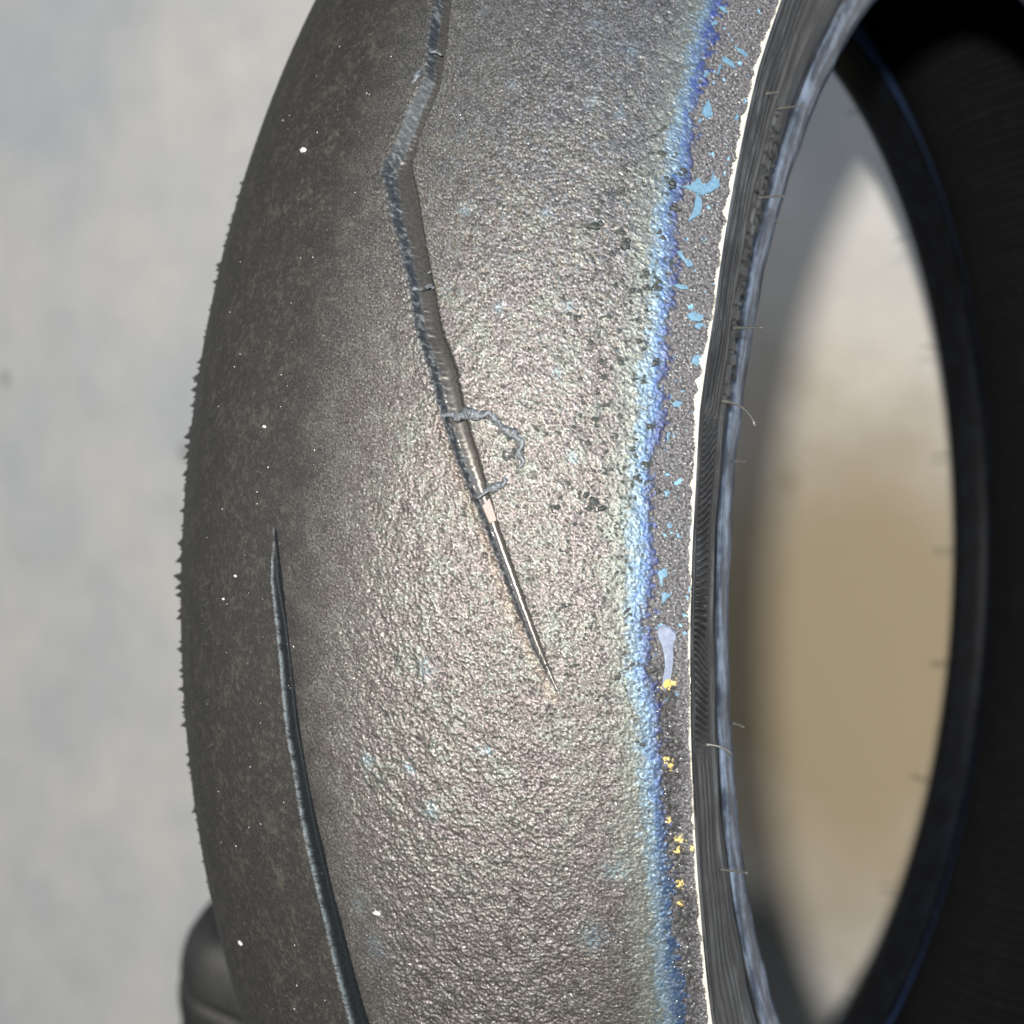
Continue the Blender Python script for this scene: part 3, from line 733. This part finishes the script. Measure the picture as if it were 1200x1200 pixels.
shred([[45.3, 0.188], [46.1, 0.192], [46.0, 0.196]], [0.5, 0.7, 0.2], [0.05, 0.1, 0], 0.6, 4)
shred(CRACK, [0.25, 0.4, 0.3, 0.45, 0.5, 0.2], [-1.0, -1.2, -1.5, -1.2, -0.5, 0], 0.8, 5)
shred([[24.6, 0.3415], [25.4, 0.3435], [26.2, 0.3405]], [0.15, 0.3, 0.15], [-1.2, -1.1, -0.8], 0.8, 6)
shred([[12.4, 0.5200], [14.1, 0.5212], [15.4, 0.5195]], [0.25, 0.4, 0.2], [-0.1, -0.6, -1.3], 0.8, 7)
shred([[10.2, 0.4930], [10.9, 0.4975], [11.3, 0.5015], [11.1, 0.5045]], [0.3, 0.75, 0.8, 0.3], [0, 0.1, 0.1, 0], 0.6, 8)
def block():
    P = [(42.0, 0.1738), (43.4, 0.1800), (45.2, 0.1640), (43.7, 0.1614)]
    V = [tuple(on_tread(a, b, -0.00035)) for a, b in P] + [tuple(on_tread(a, b, -0.0018)) for a, b in P]
    F = [(3, 2, 1, 0), (4, 5, 6, 7)] + [(i, (i + 1) % 4, (i + 1) % 4 + 4, i + 4) for i in range(4)]
    me = bpy.data.meshes.new('wear_block')
    me.from_pydata(V, [], F)
    me.update()
    o = link('wear_block', me, M_PLUG, tyre)
    md = o.modifiers.new('bevel', 'BEVEL'); md.width = 0.00015; md.segments = 2
    o['label'] = 'small smooth pinkish wear block set in the sipe'
block()

# ---- moulding whiskers
def whisker(x, r, th, L, bendT=0.0, droop=0.0, rad=0.00032, sgn=1, tip=None):
    pts = []
    n = 9
    for i in range(n):
        f = i / (n - 1)
        xx = x + sgn * L * (f if abs(bendT) < 1e-6 else math.sin(min(f * 1.25, 1.5)) / math.sin(1.25))
        rr_ = r + droop * f
        tt = th - bendT * f * f
        p = np.array([float(wobble(np.array(xx), th)), rr_ * math.sin(tt), rr_ * math.cos(tt) + LIFT])
        pts.append(p)
    rd = [rad * (1.9 if i == 0 else 1.25 if i == 1 else 1.0 - 0.3 * i / n) for i in range(n)]
    if tip: rd[-1] = rad * tip; rd[-2] = rad * 1.1
    return tube('vent_whisker', pts, rd, M_WHISK, 7)
def wall_x(r):                                # outer face of the near sidewall
    P = np.array(SIDE + BEADP[1:5])
    return float(np.interp(-r * 1000, -P[:, 1], P[:, 0])) / 1000 - 0.0004
for th, r, L in ((0.6134, 0.2551, 8.3), (0.5154, 0.2516, 8.5), (0.3704, 0.2532, 8.7), (0.5728, 0.2215, 4.1), (0.2589, 0.2246, 3.6), (-0.164, 0.2524, 8.5), (0.5797, 0.2709, 4.0)):
    whisker(wall_x(r), r, th, L / 1000, droop=random.uniform(-0.0006, 0.0006), bendT=random.uniform(-0.001, 0.002))
wk = whisker(wall_x(0.2548), 0.2548, 0.2953, 0.0092, bendT=0.024, droop=-0.002, tip=2.0)
wk['label'] = 'long whisker curled downward with a pale tip'
whisker(wall_x(0.2623), 0.2623, -0.0265, 0.0052, bendT=0.010, droop=-0.003, tip=1.6)
whisker(wall_x(0.217), 0.2165, -0.0545, 0.0035, bendT=0.004, rad=0.0003)
for k, th in enumerate((1.9, 2.25, 2.55, 2.8, 3.02, 3.22, 3.45, 3.7, 3.95, 4.2)):
    whisker(-0.0640, 0.2430, th, 0.012, droop=-0.002 * (k % 3), bendT=0.006 * ((k % 2) * 2 - 1), rad=0.0004, sgn=-1)

# ---- feathered burrs along the outer side of the crown
def burrs():
    rr = random.Random(8)
    V, F = [], []
    spots_ = [(-77, 0.30, 1.6), (-77, 0.245, 2.4), (-76.5, 0.226, 1.8), (-76.5, 0.2083, 1.6), (-76, 0.1083, 2.8), (-76, 0.0925, 2.0), (-76, 0.0727, 1.8), (-76.5, 0.02, 1.5), (-76, -0.015, 1.5), (-77, -0.07, 1.2), (-44, 0.3007, 1.6), (-42, 0.2453, 2.3), (-41, 0.226, 1.8), (-40.5, 0.2083, 1.6), (-39, 0.1083, 2.6), (-39, 0.0925, 1.8), (-39, 0.0727, 1.6), (-39.5, 0.085, 1.4), (-40, 0.015, 1.5), (-39.5, -0.02, 1.6), (-38, -0.075, 1.2)]
    for _ in range(240):
        spots_.append((rr.uniform(-79, -73.5), rr.uniform(-0.22, 0.5), min(2.2, 0.25 + rr.expovariate(2.2))))
    for x, th, L in spots_:
        w = 0.45 * L
        a = on_tread(x - w, th - w / 320, -0.0001); b = on_tread(x + w, th + w / 320, -0.0001)
        c = on_tread(x - w * 0.3, th + w / 200, -0.0001)
        t = on_tread(x - 0.55 * L, th - 0.35 * L / 320 * rr.uniform(-1, 2), L / 1000 * 0.8)
        k = len(V)
        V += [tuple(a), tuple(b), tuple(c), tuple(t)]
        F += [(k, k + 1, k + 3), (k + 1, k + 2, k + 3), (k + 2, k, k + 3)]
    me = bpy.data.meshes.new('rubber_burrs')
    me.from_pydata(V, [], F)
    me.update()
    o = link('rubber_burrs', me, M_DARK, tyre)
    o['kind'] = 'stuff'
burrs()

# ---- pale specks lying on the tread
def speck_mesh(name, items, m):
    V, F = [], []
    rr = random.Random(2)
    for x, th, r in items:
        k = len(V)
        n = 6
        el = rr.uniform(1, 1.8); q0 = rr.uniform(0, 3.1)
        for lv, s in ((0.0, 1.0), (0.6, 0.85)):
            for q in range(n):
                an = 2 * math.pi * q / n
                a, b = math.cos(an) * el * rr.uniform(.7, 1.1), math.sin(an) * rr.uniform(.7, 1.1)
                a, b = a * math.cos(q0) - b * math.sin(q0), a * math.sin(q0) + b * math.cos(q0)
                V.append(tuple(on_tread(x + a * r * s, th + b * r * s / 320, lv * r / 1000)))
        V.append(tuple(on_tread(x, th, r * 0.9 / 1000)))
        for q in range(n):
            q2 = (q + 1) % n
            F += [(k + q, k + q2, k + n + q2, k + n + q), (k + n + q, k + n + q2, k + 2 * n)]
    me = bpy.data.meshes.new(name)
    me.from_pydata(V, [], F)
    me.update()
    return link(name, me, m)
cr_ = random.Random(14)
cl = [(a, b, c * 0.125) for a, b, c in PITS]
for _ in range(150):
    cl.append((69.5 - abs(cr_.gauss(0, 1)) * 7, cr_.uniform(0.03, 0.46), cr_.choice((0.2, 0.25, 0.3, 0.4))))
for a, b, c in list(cl):
    if c > 0.3:
        for _ in range(3): cl.append((a + cr_.gauss(0, c), b + cr_.gauss(0, c) / 300, c * cr_.uniform(0.4, 0.8)))
M_CRUMB = plain('dark_green_black_crumb', (0.022, 0.028, 0.025), 0.6, 1500, 0.7, 1.0)
cm = speck_mesh('rubber_crumbs', cl, M_CRUMB)
cm.parent = tyre
cm['kind'] = 'stuff'
items = []
dr = random.Random(21)
for _ in range(190):
    x = dr.uniform(-36, 2) if dr.random() < 0.8 else dr.uniform(-20, 66)
    if x < -20: x = x * 1.6 + 14
    items.append((x, dr.uniform(-0.25, 0.55), dr.choice((0.045, 0.055, 0.06, 0.08, 0.14))))
for _ in range(160):
    t_ = dr.uniform(-0.25, 0.6)
    items.append((dr.uniform(73.5, 78.6), t_, dr.choice((0.06, 0.08, 0.1, 0.14))))
du = speck_mesh('dust_specks', items, M_DUST)
du['kind'] = 'stuff'
du['label'] = 'fine white dust specks scattered over the tread of the standing tyre'
CR_LAB = ['oval white crumb high on the dark left half of the tread', 'white crumb low on the dark left edge of the tread',
          'tiny white grain on the dark tread left of the bent sipe', 'tiny white grain left of the long curved sipe',
          'tiny white grain nearest the left rim of the tread', 'pale grain beside the lower end of the curved sipe',
          None, None, None, None]
for i, c in enumerate(CRUMBS[:6]):
    o = speck_mesh('white_crumb', [(c[0], c[1], (0.75, 0.62, 0.4, 0.35, 0.33, 0.6)[i])], M_DUST)
    o['label'] = CR_LAB[i]
    o['category'] = 'crumb'
    o['group'] = 'white crumbs on the tread'

# ------------------------------------------------------------------ second tyre standing behind, lower left
def second_tyre():
    root = bpy.data.objects.new('motorcycle_tyre', None)
    scene.collection.objects.link(root)
    root['label'] = 'small dark tyre half hidden behind the lower left edge of the rainbow tyre'
    root['category'] = 'tyre'
    Rr, half = 0.140, 0.080
    out = [(-half, 0.112), (-0.0785, 0.120), (-0.074, 0.127), (-0.066, 0.1325), (-0.052, 0.1365), (-0.03, 0.139), (0, Rr)]
    tr = resample(out + [(-a, b) for a, b in out[::-1]][1:], 0.0016)
    TH = np.linspace(0, 2 * math.pi, 1100, endpoint=False)
    def rv(name, P, disp, m, flip=False):
        X = np.repeat(P[None, :, 0], len(TH), 0); R = np.repeat(P[None, :, 1], len(TH), 0)
        T = TH[:, None]
        R = R + (disp(T, X) if disp else 0)
        V = np.stack([X, R * np.sin(T), R * np.cos(T)], -1).reshape(-1, 3)
        S = np.concatenate([[0], np.cumsum(np.linalg.norm(np.diff(P, axis=0), axis=1))])
        uv = np.stack([np.broadcast_to(T * 0.3, X.shape), np.broadcast_to(S, X.shape)], -1).reshape(-1, 2)
        o = link(name, mesh_np(name, V, grid_faces(len(TH), len(P), True, 0, flip), uv), m, root)
        return o
    def d(T, X):
        wear = 0.0018 * np.sin(T * 170 + X * 160) * smooth(0.02, 0.035, np.abs(X))
        g = np.exp(-((np.abs(X) - 0.045) / 0.0016) ** 2) * 0.003
        return wear - g + 0.0006 * np.sin(T * 17)
    rv('tread', tr, d, M_OLD, True)
    for s in (1, -1):
        P = resample([(s * a, b) for a, b in ((half, 0.112), (0.081, 0.104), (0.080, 0.092), (0.076, 0.080), (0.073, 0.070), (0.070, 0.065), (0.066, 0.0635), (0.062, 0.065), (0.060, 0.069))], 0.002)
        rv('sidewall', P, None, M_OLD, s > 0)
    L = [(-0.060, 0.069), (-0.070, 0.085), (-0.073, 0.10), (-0.070, 0.118), (-0.05, 0.129), (0, 0.132)]
    rv('inner_liner', resample(L + [(-a, b) for a, b in L[::-1]][1:], 0.004), None, M_LINER)
    root.rotation_euler = (0, 0, math.radians(90))
    root.location = (-0.366, -0.298, 0.1402)
second_tyre()
